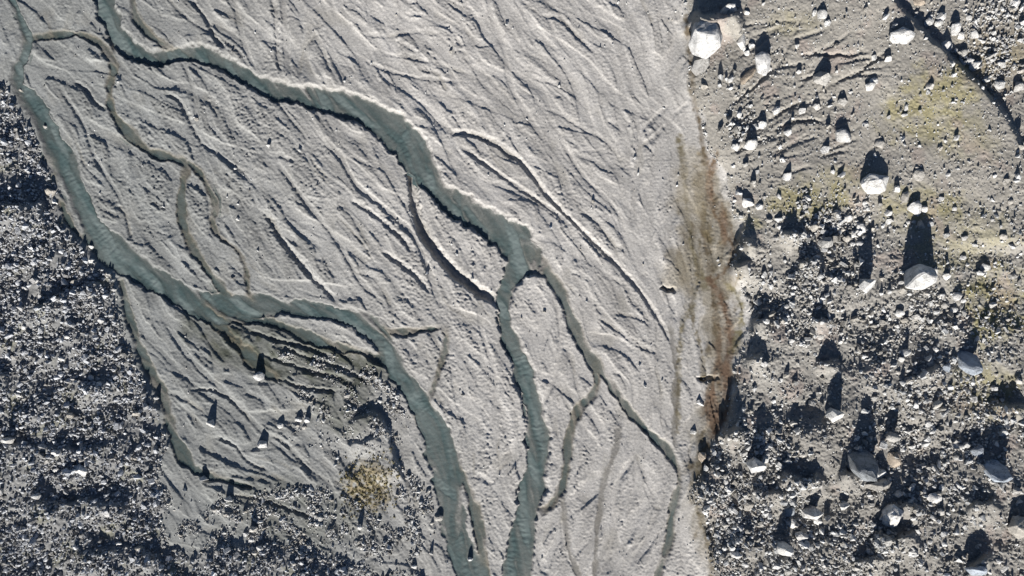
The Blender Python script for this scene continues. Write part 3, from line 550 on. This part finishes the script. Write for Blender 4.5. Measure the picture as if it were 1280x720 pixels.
# ------------------------------------------------------------------ stones
def rock_bm(seed, npts=18, taper=.45, flat=1., detail=2, rough=.05):
    r = random.Random(seed); bm = bmesh.new()
    for k in range(npts):
        z = r.uniform(-.9, 1); a = r.uniform(0, 6.283); q = (1 - abs(z) ** 2.6) ** .5 * r.uniform(.82, 1.06)
        q *= 1 - taper * max(0, (z + .2)) / 1.2
        bm.verts.new((q * math.cos(a), q * math.sin(a), z * flat))
    res = bmesh.ops.convex_hull(bm, input=bm.verts)
    bmesh.ops.delete(bm, geom=[v for v in bm.verts if not v.link_faces], context='VERTS')
    bmesh.ops.dissolve_limit(bm, angle_limit=.22, verts=bm.verts, edges=bm.edges)
    if detail:
        bmesh.ops.bevel(bm, geom=list(bm.edges), offset=.07, segments=1, affect='EDGES', clamp_overlap=True)
        bmesh.ops.triangulate(bm, faces=bm.faces)
        bmesh.ops.subdivide_edges(bm, edges=bm.edges, cuts=detail, use_grid_fill=True)
        P = np.array([v.co for v in bm.verts]); so = seed * 3.7
        d = rough * (fbm(P[:, 0] + P[:, 2] + so, P[:, 1] - P[:, 2], .7, 3, seed) + .5 * fbm(P[:, 0] - P[:, 2] * .7, P[:, 1] + P[:, 2] + so, .25, 2, seed + 5))
        for v, k in zip(bm.verts, d): v.co *= 1 + float(k) * 1.6
    else: bmesh.ops.triangulate(bm, faces=bm.faces)
    bmesh.ops.recalc_face_normals(bm, faces=bm.faces)
    # normalise to a unit box resting on z = 0 .. 1
    P = np.array([v.co for v in bm.verts]); lo = P.min(0); hi = P.max(0)
    for v in bm.verts: v.co = Vector(((v.co.x - (lo[0] + hi[0]) / 2) / (hi[0] - lo[0]), (v.co.y - (lo[1] + hi[1]) / 2) / (hi[1] - lo[1]), (v.co.z - lo[2]) / (hi[2] - lo[2])))
    return bm
PROTO = []
for k in range(16):
    bm = rock_bm(40 + k, 13 + k % 7 * 2, [.2, .4, .3, .5][k % 4], 1, 1 if k < 10 else 2, .045)
    for v in bm.verts: v.co.z *= .70 + .58 * v.co.y              # a face tipped to the south, the crest to the north
    me = bpy.data.meshes.new('boulder'); bm.to_mesh(me); bm.free(); me.materials.append(M_ROCK); PROTO.append(me)
SPECIAL = {}
def special(key, seed, npts, taper, rough, material, shape=None):
    bm = rock_bm(seed, npts, taper, 1, 3, rough)
    if shape: 
        for v in bm.verts: v.co = Vector(shape(*v.co))
    me = bpy.data.meshes.new('boulder'); bm.to_mesh(me); bm.free(); me.materials.append(material); SPECIAL[key] = me
tip = lambda x, y, z: (x, y, z * (.72 + .5 * y))
special('white', 3, 26, .25, .035, M_ROCK); special('wedge', 6, 22, .8, .04, M_ROCK); special('dome', 9, 60, .45, .03, M_GREY, lambda x, y, z: (x, y, z * (.58 - .95 * y))); special('dome2', 12, 60, .4, .03, M_GREY, lambda x, y, z: (x, y, z * (.58 - .95 * y)))
special('fish', 15, 20, .35, .05, M_ROCK, lambda x, y, z: (x, y * (1.05 - .8 * x * x * 2) + .08 * math.sin(9 * x), z * (1 - .6 * abs(x)))); special('stripe', 18, 34, .3, .07, M_ROCK, tip)
special('slab', 21, 16, .25, .03, M_TAN, lambda x, y, z: (x, y, z * (.7 + .5 * y - .3 * x))); special('grey', 24, 18, .35, .04, M_GREY, tip); special('tan', 27, 18, .4, .04, M_TAN, tip); special('lean', 30, 16, .4, .04, M_GREY, lambda x, y, z: (x, y, z * (.58 - .95 * y))); special('mound', 33, 50, .5, .03, M_ROCK, tip)

# u, v, width, depth seen from above, [height in m or 0], [turn in degrees], [special mesh]; text after | makes it a landmark: short name ; label
BL = """
886,47,40,42,2.9,0,white|big white block at the silt edge;huge white flat-topped boulder at the moraine edge with a smaller white boulder below it
878,82,23,17,1.3|white boulder below the big white block;bright white boulder just below the huge white block, touching the silt edge
914,15,20,19,2.2|faceted pale boulder in black shade;faceted pale boulder standing in a large black shadow, above the huge white block
929,52,12,20,1,-20|leaning white slab;narrow leaning white slab right of the huge white block
955,78,18,28,1.8,10|tall half-shaded pale boulder;tall pale boulder, dark at its top, beside the tan slab
936,95,26,11,.8,38,slab|tan slab;long tan slab lying slanted with a black shadow along its lower side
1030,96,19,14,2.2|white boulder with bell-shaped shadow;white boulder with a bell-shaped black shadow, alone on the rilled slope
1029,17,12,12,1.1|pale boulder high on the rilled slope;pale boulder high on the rilled slope with a smaller one below it
1130,43,28,19,1.4,0,mound|rounded grey boulder below the crest;rounded grey boulder half buried just below the long dark crest
1185,57,14,14,1.3,40|square pale boulder beyond the crest;square pale boulder in the shade just beyond the long dark crest
1197,35,11,14,1.4|pale upright boulder beyond the crest;upright pale boulder with a wide black shadow, beyond the crest
1151,2,15,8,.8,0,tan|tan boulder at the crest's upper end;tan boulder at the frame's upper edge beyond the crest
940,182,17,14,1.5|white boulder with arched shadow;bright white boulder with an arched black shadow, near the start of the damp strip
1056,170,20,14,1.4|pale boulder with ragged shadow;smooth pale boulder with a ragged black shadow in the middle of the slope
1096,229,32,23,2.0,0,stripe|large striped boulder;large grooved pale boulder with dark stripes and a black upper edge
1150,218,14,14,.9|pinkish pale boulder on moss;pinkish pale boulder on mossy ground right of the large striped boulder
936,255,15,9,1.1|white boulder at the tan bank;white boulder with a black triangle of shade at the top of the tan bank
1147,258,17,17,1.3,-25|broken white slab;broken white slab cut by a dark shadow band
1035,303,17,14,2.4|white boulder with a finger-shaped shadow;white boulder with a tall black finger-shaped shadow
1018,286,11,8,1.6|spike-shadowed white boulder;small white boulder with a thin spike of shade left of the finger-shaped shadow
1153,346,37,29,3.6,8,wedge|huge pale wedge boulder;huge pale wedge-shaped boulder with a great black shadow
1087,357,16,18,3.2,15|rough tall-shadowed boulder;rough pale boulder with a tall black shadow left of the huge wedge
1134,442,11,10,2.0|white boulder with a long thin shadow;white boulder with a long thin black shadow below the huge wedge
1217,452,23,28,3.2,30,lean|dark leaning boulder;dark blue-grey leaning boulder with a bright rim along its lower edge
1184,460,10,12,.9,0,grey|small grey boulder;small grey boulder left of the dark leaning boulder
1199,371,12,11,1.1|white triangular boulder;white triangular boulder, topmost right of a loose cluster below the huge wedge
1047,521,17,17,3|white boulder with a pointed blue shadow;white angular boulder with a pointed dark blue shadow
948,585,20,19,3.4|white boulder with a grey crown;bright white boulder with a grey crown and tall black shadow, by the damp strip
879,572,11,12,.9,0,tan|pink boulder on the damp strip;pinkish white boulder at the edge of the rust-brown damp strip
1089,582,34,36,7,0,dome|great dark dome boulder;great dark blue-grey domed boulder with a huge black shadow
1101,595,17,11,1.6|crumbly white block on the dark dome;crumbly white block leaning on the great dark dome boulder
1100,607,34,13,1.4,6,fish|white fish-shaped slab;white fish-shaped slab lying under the great dark dome boulder
1119,549,16,11,3|white slant-shadowed boulder;white boulder with a tall slanted shadow, above right of the great dome
1120,577,18,20,1.2,0,tan|tan and white boulder;tan boulder with a white left edge, right of the great dark dome
1254,591,29,25,4.4,0,dome2|second dark dome with white rim;dark domed boulder with a bright white rim below, smaller than the great dome
1223,567,18,19,1.2,0,grey|flat grey boulder;flat grey boulder left of the rimmed dark dome
1172,508,8,14,1.5,-30|tilted white flake;tilted white flake at the edge of a block of shade
1163,532,11,6,.5|white bar-shaped stone;white bar-shaped stone lying flat below the tilted white flake
1120,648,21,28,2.6,-15,stripe|tilted pale block with a footed base;tilted pale block with a footed base beside a large patch of shade
1171,624,17,12,1.3|smooth pale lozenge boulder;smooth pale lozenge-shaped boulder under a square black shadow
1278,660,24,27,2.0,0,white|big pale boulder at the picture's edge;big pale boulder cut by the picture's right edge
1225,715,24,13,1.4,0,grey|blue-grey boulder in the bottom shade;blue-grey boulder lying in shade at the frame's bottom edge
1017,644,20,17,3.4|broad white boulder in the black rubble;broad white boulder with a wide black shadow in the lower rubble field
983,692,17,18,4,0|white pyramid boulder;white pyramid boulder with a grey tip and a very long black shadow
921,695,12,10,1.7|white egg-shaped boulder;white egg-shaped boulder with a wide shadow near the bottom of the damp strip
988,640,14,16,1.6,0,grey|dull grey boulder in the rubble;dull grey boulder at the end of a black shadow in the rubble field
8,552,12,9,2.0|white boulder with a leaf-shaped shadow;white boulder with a leaf-shaped black shadow at the picture's left edge
85,521,9,5,1.7|white stone with a narrow pointed shadow;small white stone with a narrow pointed shadow in the grey rubble
168,518,11,7,1.6|white boulder at the left rubble's edge;white boulder with a slanted black shadow where the left rubble meets silt
97,593,18,6,.9|long white slab in the left rubble;long white slab lying flat in the dark left rubble
44,623,10,10,1.4|upright white boulder in the left rubble;upright white boulder beside a sandy patch in the left rubble
172,687,10,9,.9,0,mound|two-toned round stone;round stone, grey above and white below, in the lower left rubble
62,242,13,7,.8|white stone above the shaded step;white stone at the upper end of the black shaded step
56,160,7,5,.5|white stone standing in the water;white stone standing in the left river with a black shadow
26,113,6,5,.4|upper white stone in the river;small white stone in the left river where it leaves its upper bend
322,473,14,9,1.5,35|slanted white stone on the silt;slanted white stone alone on the damp silt below the river bend
262,530,11,8,1.6|white stone with blue-black shadow on silt;white stone with a sharp triangular shadow alone on streaked silt
326,557,13,9,1.4|white stone below the triplet;white stone with a broad shadow below a triplet of small stones
383,526,8,8,1.2|right stone of the triplet;right stone of a triplet on pale silt, with the longest shadow
252,601,9,5,1.7|flat white stone by the side channel;flat white stone with a long shadow at the bend of the brown side channel
284,625,9,7,1.6|white stone with a feather-shaped shadow;white stone with a feather-shaped shadow on the silt by the lower rubble
316,663,10,9,1.8|white stone with a thick oblong shadow;white stone with a thick oblong shadow in the lower rubble
323,688,10,7,1.2|white stone below the oblong shadow;white stone with black shade above, lower neighbour of the oblong-shadowed stone
548,650,11,6,.7|white slab at the river's edge;white slab on the left edge of the blue-green river, with a black shadow
588,700,7,6,1.0|lone white stone right of the river;lone white stone on the gravel right of the river's lowest reach
449,660,6,8,1.4|white stone below the golden scrub;upright white stone with a dark shadow just below the golden scrub
"""
SMALL = """934,16,7,5;1036,29,9,6;914,98,7,9;881,109,9,5;913,110,7,5;940,57,8,8;935,66,8,8;963,86,5,6;997,57,6,6;1019,15,5,8;923,21,6,6;1112,72,9,8,1;1094,101,10,7;1089,108,12,8;1178,20,11,11;1163,28,12,6;1175,29,10,6;1203,44,9,9;1220,42,11,10;1205,67,12,8;1214,76,10,8;1221,83,14,8;1275,107,14,12;1277,88,8,6;1252,107,14,8;1271,3,12,10;1164,107,9,8,.8;1212,22,7,7;1207,12,5,5;1163,21,6,5;1146,17,6,5
921,184,11,9;933,206,7,5,.9;943,229,7,6,1;947,215,5,5;985,221,11,10,1;987,165,10,8,1.2;971,137,10,10;953,157,12,8;1032,187,10,9;1003,139,9,6;1022,134,10,8;1055,128,12,8;979,200,8,6;980,180,5,5;956,173,8,4;922,122,7,4;917,207,5,5;1042,215,6,6;1101,181,12,6;1147,210,5,5;1123,236,8,8,1;1134,134,5,8;1259,227,7,7;1182,177,5,4;1150,182,5,4;1176,185,5,7;1186,218,6,5;1245,220,5,5;1095,194,6,6;1083,156,8,5
950,258,9,8;919,251,5,4;956,247,5,4;962,276,8,6;1045,284,9,7;1052,279,6,6;1061,274,12,6;1055,288,8,5;1060,301,12,5;1067,306,8,5;1067,293,8,10;975,284,6,5;971,298,8,6;963,332,6,5;1035,349,8,4;1018,330,6,5;1022,322,9,7;982,327,5,5;898,326,4,4;900,331,4,4
1133,246,9,14,1;1157,261,8,8;1153,280,9,12;1164,280,8,7;1083,254,8,6;1112,266,9,8;1112,277,7,7;1136,278,6,5;1078,285,14,11,1;1082,297,8,6;1076,305,9,7;1184,346,10,8,1;1170,338,8,8;1207,298,8,5;1256,296,9,6;1177,249,7,5;1194,261,6,5;1242,250,6,5;1265,252,7,6;1242,275,5,4;1205,323,8,4;1233,336,11,5;1267,346,10,6;1272,321,5,4;1127,355,9,6
956,456,11,8;984,469,8,8,1.4;976,476,7,6;1027,421,8,8;1051,428,5,6;1053,417,4,4,1;1029,455,5,5;1034,457,6,5;1054,388,6,5;941,445,5,4;1158,368,7,7;1178,372,10,6;1182,382,11,8;1194,388,10,8;1203,384,4,10;1152,383,7,5;1140,383,6,5;1126,392,10,9,1.1;1106,387,6,8;1242,382,10,7;1127,452,11,6;1171,437,6,8;1083,433,7,5;1082,447,7,4;1123,467,7,4;1137,464,6,5;1183,418,5,4;1177,401,5,4;1137,478,11,5;1260,400,7,4
993,532,10,5;905,550,10,6;914,550,8,5;925,528,6,5;932,531,6,5;920,542,5,5;867,541,8,5;961,570,8,8;1005,570,8,5;1063,565,5,7;971,547,5,4;954,599,10,7;876,506,10,3;1204,560,8,7;1197,572,8,7;1258,543,8,5;1269,525,5,4;1094,499,9,7;1124,504,6,5;1142,502,7,6;1142,524,6,4;1125,528,6,5;1161,585,5,7;1154,583,9,7;1139,481,9,4
1024,654,11,6;992,655,10,12,1.2;1004,673,16,9;977,706,9,7;1057,634,12,9,1.3;939,637,15,6;934,622,12,5;946,618,8,5;900,679,9,6,1;907,687,7,7;932,707,9,6;883,642,9,6;891,661,7,4;909,605,6,10;958,644,10,7;977,622,6,5;1008,602,7,5;1032,709,10,6;986,716,9,7;965,714,6,5;1177,642,10,9;1178,610,6,8;1144,693,14,9,1.2;1157,687,8,6;1164,678,6,6;1272,615,12,10;1231,704,6,5;1249,703,7,5;1256,712,7,12;1221,640,7,6;1169,651,9,3;1143,601,9,6;1155,658,5,4;1188,631,5,4
41,119,5,4;32,190,7,5;3,127,7,6;67,252,6,7;47,255,6,5;113,310,7,4;114,326,7,6;142,363,6,4;112,372,8,4;44,352,8,5;30,360,8,6;98,341,5,4;92,355,11,6;126,402,9,4;27,410,7,4;83,422,7,5;57,345,5,8;194,499,6,3,.9;17,448,9,5;76,450,8,4;112,474,9,4;121,475,7,5;123,482,9,5;102,483,8,4;22,495,7,4;142,460,7,5;70,589,10,7;67,570,11,3;167,575,8,4;189,575,6,4;193,563,9,4;70,632,7,5;94,640,7,4;148,682,8,4;41,654,5,7;131,643,11,8
373,525,8,7,.9;380,535,6,4;350,534,9,4;230,613,5,5,.8;268,638,7,5,.9;283,644,8,5;306,669,7,6;317,693,8,4;326,653,5,4,.8;347,623,6,4;389,614,8,3;398,650,10,5;367,707,6,3;540,655,5,4;474,502,6,5;433,495,9,6;526,630,6,6;508,598,5,4;539,692,5,6,1;517,710,8,6"""
items = []
for ln in BL.strip().splitlines():
    d, t = ln.split('|'); short, lab = t.split(';'); f = d.split(',')
    items.append([*map(float, f[:4]), float(f[4]) if len(f) > 4 else 0, float(f[5]) if len(f) > 5 else None, f[6] if len(f) > 6 else None, short, lab])
LAND = list(items)
for ln in SMALL.replace('\n', ';').split(';'):
    f = [float(x) for x in ln.split(',')]; items.append([*f[:4], f[4] if len(f) > 4 else 0, None, None, None, None])
# labels of the lesser stones: size, look and their place against the nearest landmark boulder
SECT = ['right of', 'below right of', 'below', 'below left of', 'left of', 'above left of', 'above', 'above right of']
ORD = ['nearest', 'second nearest', 'third nearest', 'fourth nearest', 'fifth nearest', 'sixth nearest', 'seventh nearest', 'eighth nearest', 'ninth nearest']
book = {}
for it in items:
    if it[7]: continue
    L = min(LAND, key=lambda q: math.hypot(q[0] - it[0], q[1] - it[1]))
    it.append(L); k = int(round(math.degrees(math.atan2(it[1] - L[1], it[0] - L[0])) / 45)) % 8
    book.setdefault((L[7], k), []).append((math.hypot(L[0] - it[0], L[1] - it[1]), it))
for (short, k), lst in book.items():
    lst.sort(key=lambda q: q[0])
    for n, (dist, it) in enumerate(lst):
        w, hh = it[2], it[3]
        size = 'small' if max(w, hh) < 7 else 'middling' if max(w, hh) < 10.5 else 'fair-sized'
        look = 'flat' if hh < .6 * w else 'upright' if hh > 1.2 * w else 'blocky'
        it[8] = f"{size} {look} stone, {ORD[n] + ' ' if len(lst) > 1 else ''}{SECT[k]} the {short}"
pr = random.Random(5)
for n, it in enumerate(items):
    u, v, w, hh, H, rot, key, short, lab = it[:9]
    dep = max(hh, .78 * w) if not key else hh
    v0 = v - (dep - hh) * .45
    if not H: H = .1 * .82 * math.sqrt(w * dep)
    gz = float(sample(Z, u, v0)); nearz = min(gz, float(sample(Z, u - w * .35, v0)), float(sample(Z, u + w * .35, v0)), float(sample(Z, u, v0 - dep * .35)), float(sample(Z, u, v0 + dep * .35)))
    base = nearz - .12 * H - .03
    x, y = world(u, v0, gz + .4 * H)
    me = SPECIAL[key] if key else PROTO[pr.randrange(16)]
    o = bpy.data.objects.new('boulder', me); COL.objects.link(o)
    o.location = (x, y, base); sc = S * 1.04
    if key: o.rotation_euler.z = math.radians(rot or 0)
    else: o.rotation_euler.z = math.radians(rot) if rot is not None else pr.uniform(-.4, .4)
    o.scale = (w * sc, dep * sc, H + (gz - base) * .6)
    o['label'] = lab; o['category'] = 'boulder'
    o['group'] = 'boulders on the right moraine' if u > 850 else 'boulders on the left moraine and silt'

# rubble: thousands of lesser stones nobody could count
def rubble(name, dens, count, rlo, rhi, power, seed, hk=.9, material=None):
    r = np.random.default_rng(seed)
    T = []
    for k in range(14):
        bm = rock_bm(200 + k, 11, .5, 1, 0); bm.verts.index_update()
        T.append((np.array([v.co for v in bm.verts]), np.array([[v.index for v in f.verts] for f in bm.faces]))); bm.free()
    dm = dens / dens.max()
    pu_ = []; pv_ = []
    while len(pu_) < count:
        a = r.uniform(us[0], us[-1], 60000); b = r.uniform(vs[0], vs[-1], 60000)
        ok = r.uniform(0, 1, 60000) < sample(dm, a, b); pu_.extend(a[ok]); pv_.extend(b[ok])
    a = np.array(pu_[:count]); b = np.array(pv_[:count])
    rad = rlo * (1 - r.uniform(0, 1, count) * (1 - (rlo / rhi) ** power)) ** (-1 / power)
    z = sample(Z, a, b); x, y = world(a, b, sample(B, a, b))
    kind = r.integers(0, 14, count); th = r.uniform(0, 6.283, count); ax = r.uniform(.75, 1.3, count); hz = r.uniform(.7, 1.25, count) * hk
    VV = []; FF = []; off = 0
    for k in range(14):
        s = np.where(kind == k)[0]; P, F = T[k]
        q = P[None] * np.stack([rad[s] * 2 * S * ax[s], rad[s] * 2 * S / ax[s], rad[s] * 2 * S * hz[s]], -1)[:, None]
        c, sn = np.cos(th[s])[:, None], np.sin(th[s])[:, None]
        q = np.stack([q[..., 0] * c - q[..., 1] * sn + x[s][:, None], q[..., 0] * sn + q[..., 1] * c + y[s][:, None], q[..., 2] + (z[s] - rad[s] * S * .35)[:, None]], -1)
        VV.append(q.reshape(-1, 3)); FF.append((F[None] + (off + np.arange(len(s)) * len(P))[:, None, None]).reshape(-1, 3)); off += len(s) * len(P)
    me = make_mesh(name, np.concatenate(VV), np.concatenate(FF), False)
    return link(name, me, material or M_RUB, kind='stuff')
cl = ss(-.3, .3, fbm(U, V, 30, 3, 501))
nosilt = 1 - np.clip(blob(226, 640, 30, 40, 20, 9) * 1.3, 0, 1); dry = (WM < .5)
cl2 = ss(-.25, .2, fbm(U, V, 62, 3, 511)); lsoft = ss(.15, .95, blur(lm, 40) + .35 * fbm(U, V, 12, 2, 512))
rubble('rubble', lsoft * (.3 + .7 * cl) * (.5 + .5 * cl2) * nosilt * dry, 40000, .85, 4.2, 2.6, 1, 1.05, M_RUBW)
dr = np.clip(.03 + .10 * south + blob(940, 640, 90, 120, 0, 70) + .8 * blob(1060, 690, 90, 50, 0, 71) + .9 * blob(1040, 300, 60, 70, 0, 72) + .7 * blob(960, 560, 50, 60, 0, 73) + .55 * blob(1250, 50, 60, 80, -30, 74) + .6 * blob(925, 145, 20, 40, 0, 75) + .5 * blob(1000, 380, 70, 50, 0, 76) + .35 * blob(1180, 560, 120, 120, 0, 77) + .3 * blob(1150, 420, 110, 80, 0, 78), 0, 1)
rubble('rubble', ss(.2, .95, blur(rm, 30)) * dr * (.12 + .88 * cl), 19000, .8, 4.6, 2.35, 2, 1.0)
rubble('gravel', ss(.2, .95, blur(rm, 20)) * (.25 + .75 * ss(-.3, .3, fbm(U, V, 20, 3, 521))), 24000, .4, 1.5, 3.0, 5, .9)
gr = np.clip(.25 * blob(420, 460, 80, 26, 10, 80) + .5 * blob(485, 496, 40, 24, 40, 81) + .95 * blob(370, 668, 150, 50, 5, 82) + .6 * blob(512, 640, 30, 60, -20, 83) + .2 * blob(440, 520, 90, 60, 0, 84) + .5 * blob(370, 632, 60, 24, 0, 87), 0, 1) * plain * dry
gr = gr * (.02 + .98 * ss(-.05, .4, fbm(U, V, 24, 3, 522))) * (1 - np.clip(WET, 0, 1) * .7)
rubble('gravel', gr + .0012 * plain * patch * dry * (U < 900) + .35 * plain * dry * cl * (ss(.03, .4, blur(lm, 90)) + .5 * ss(.05, .4, blur(rm, 50))), 10500, .6, 2.8, 2.6, 3)

# golden and dark green scrub on the knoll
def scrub():
    m, nt, p, out = mat('scrub_leaf'); g = N(nt, 'ShaderNodeNewGeometry'); cr = N(nt, 'ShaderNodeValToRGB'); e = cr.color_ramp.elements
    e[0].color = (.06, .065, .03, 1); e[1].color = (.36, .29, .13, 1); x = e.new(.3); x.color = (.14, .13, .05, 1); x = e.new(.65); x.color = (.27, .22, .10, 1)
    nt.links.new(g.outputs['Random Per Island'], cr.inputs[0]); nt.links.new(cr.outputs[0], p.inputs['Base Color']); p.inputs['Roughness'].default_value = .8
    r = np.random.default_rng(4); VV = []; FF = []; n = 0
    for k in range(620):
        u = r.normal(459, 25); v = r.normal(604, 24)
        if not (424 < u < 500 and 560 < v < 648): continue
        if v < 590 and r.uniform() < .6 and u < 484: continue
        gx, gy = world(u, v, float(sample(B, u, v))); gz = float(sample(Z, u, v)); R = r.uniform(.07, .25)
        for q in range(16):
            d = r.normal(size=3); d /= np.linalg.norm(d); d[2] = abs(d[2])
            c = np.array((gx, gy, gz)) + d * R * r.uniform(.4, 1); t = r.normal(size=3); t -= t @ d * d; t /= np.linalg.norm(t) + 1e-9; b = np.cross(d, t); s = R * .34
            VV += [c + t * s, c + b * s * .6, c - t * s, c - b * s * .6]; FF.append((n, n + 1, n + 2, n + 3)); n += 4
    me = make_mesh('scrub', np.array(VV), np.array(FF), False); link('scrub', me, m, kind='stuff')
scrub()

# ------------------------------------------------------------------ camera, sun, sky
cam = bpy.data.cameras.new('camera'); co = bpy.data.objects.new('camera', cam); COL.objects.link(co)
co.location = (0, 0, D); cam.sensor_width = 36; cam.lens = 36 * D / (1280 * S); cam.clip_start = .5; cam.clip_end = 8000
scene.camera = co; scene.cycles.diffuse_bounces = 1
EL, AZ = math.radians(23), math.radians(8)
sd = Vector((-math.sin(AZ) * math.cos(EL), -math.cos(AZ) * math.cos(EL), math.sin(EL)))
sl = bpy.data.lights.new('sun', 'SUN'); sl.energy = 5.0; sl.angle = math.radians(.5); sl.color = (1, .958, .90)
so = bpy.data.objects.new('sun', sl); COL.objects.link(so); so.rotation_euler = (-sd).to_track_quat('-Z', 'Y').to_euler(); so.location = sd * 60
wd = bpy.data.worlds.new('World'); scene.world = wd; wd.use_nodes = True
nt = wd.node_tree; bg = nt.nodes['Background']; sky = nt.nodes.new('ShaderNodeTexSky'); sky.sky_type = 'NISHITA'; sky.sun_disc = False
sky.sun_elevation = EL; sky.sun_rotation = math.pi + AZ; sky.altitude = 2500; sky.air_density = .7; sky.dust_density = .3
nt.links.new(sky.outputs[0], bg.inputs[0]); bg.inputs[1].default_value = .05
vs_ = scene.view_settings; vs_.view_transform = 'Standard'; vs_.look = 'None'; vs_.gamma = 1; vs_.use_curve_mapping = False; vs_.exposure = .9
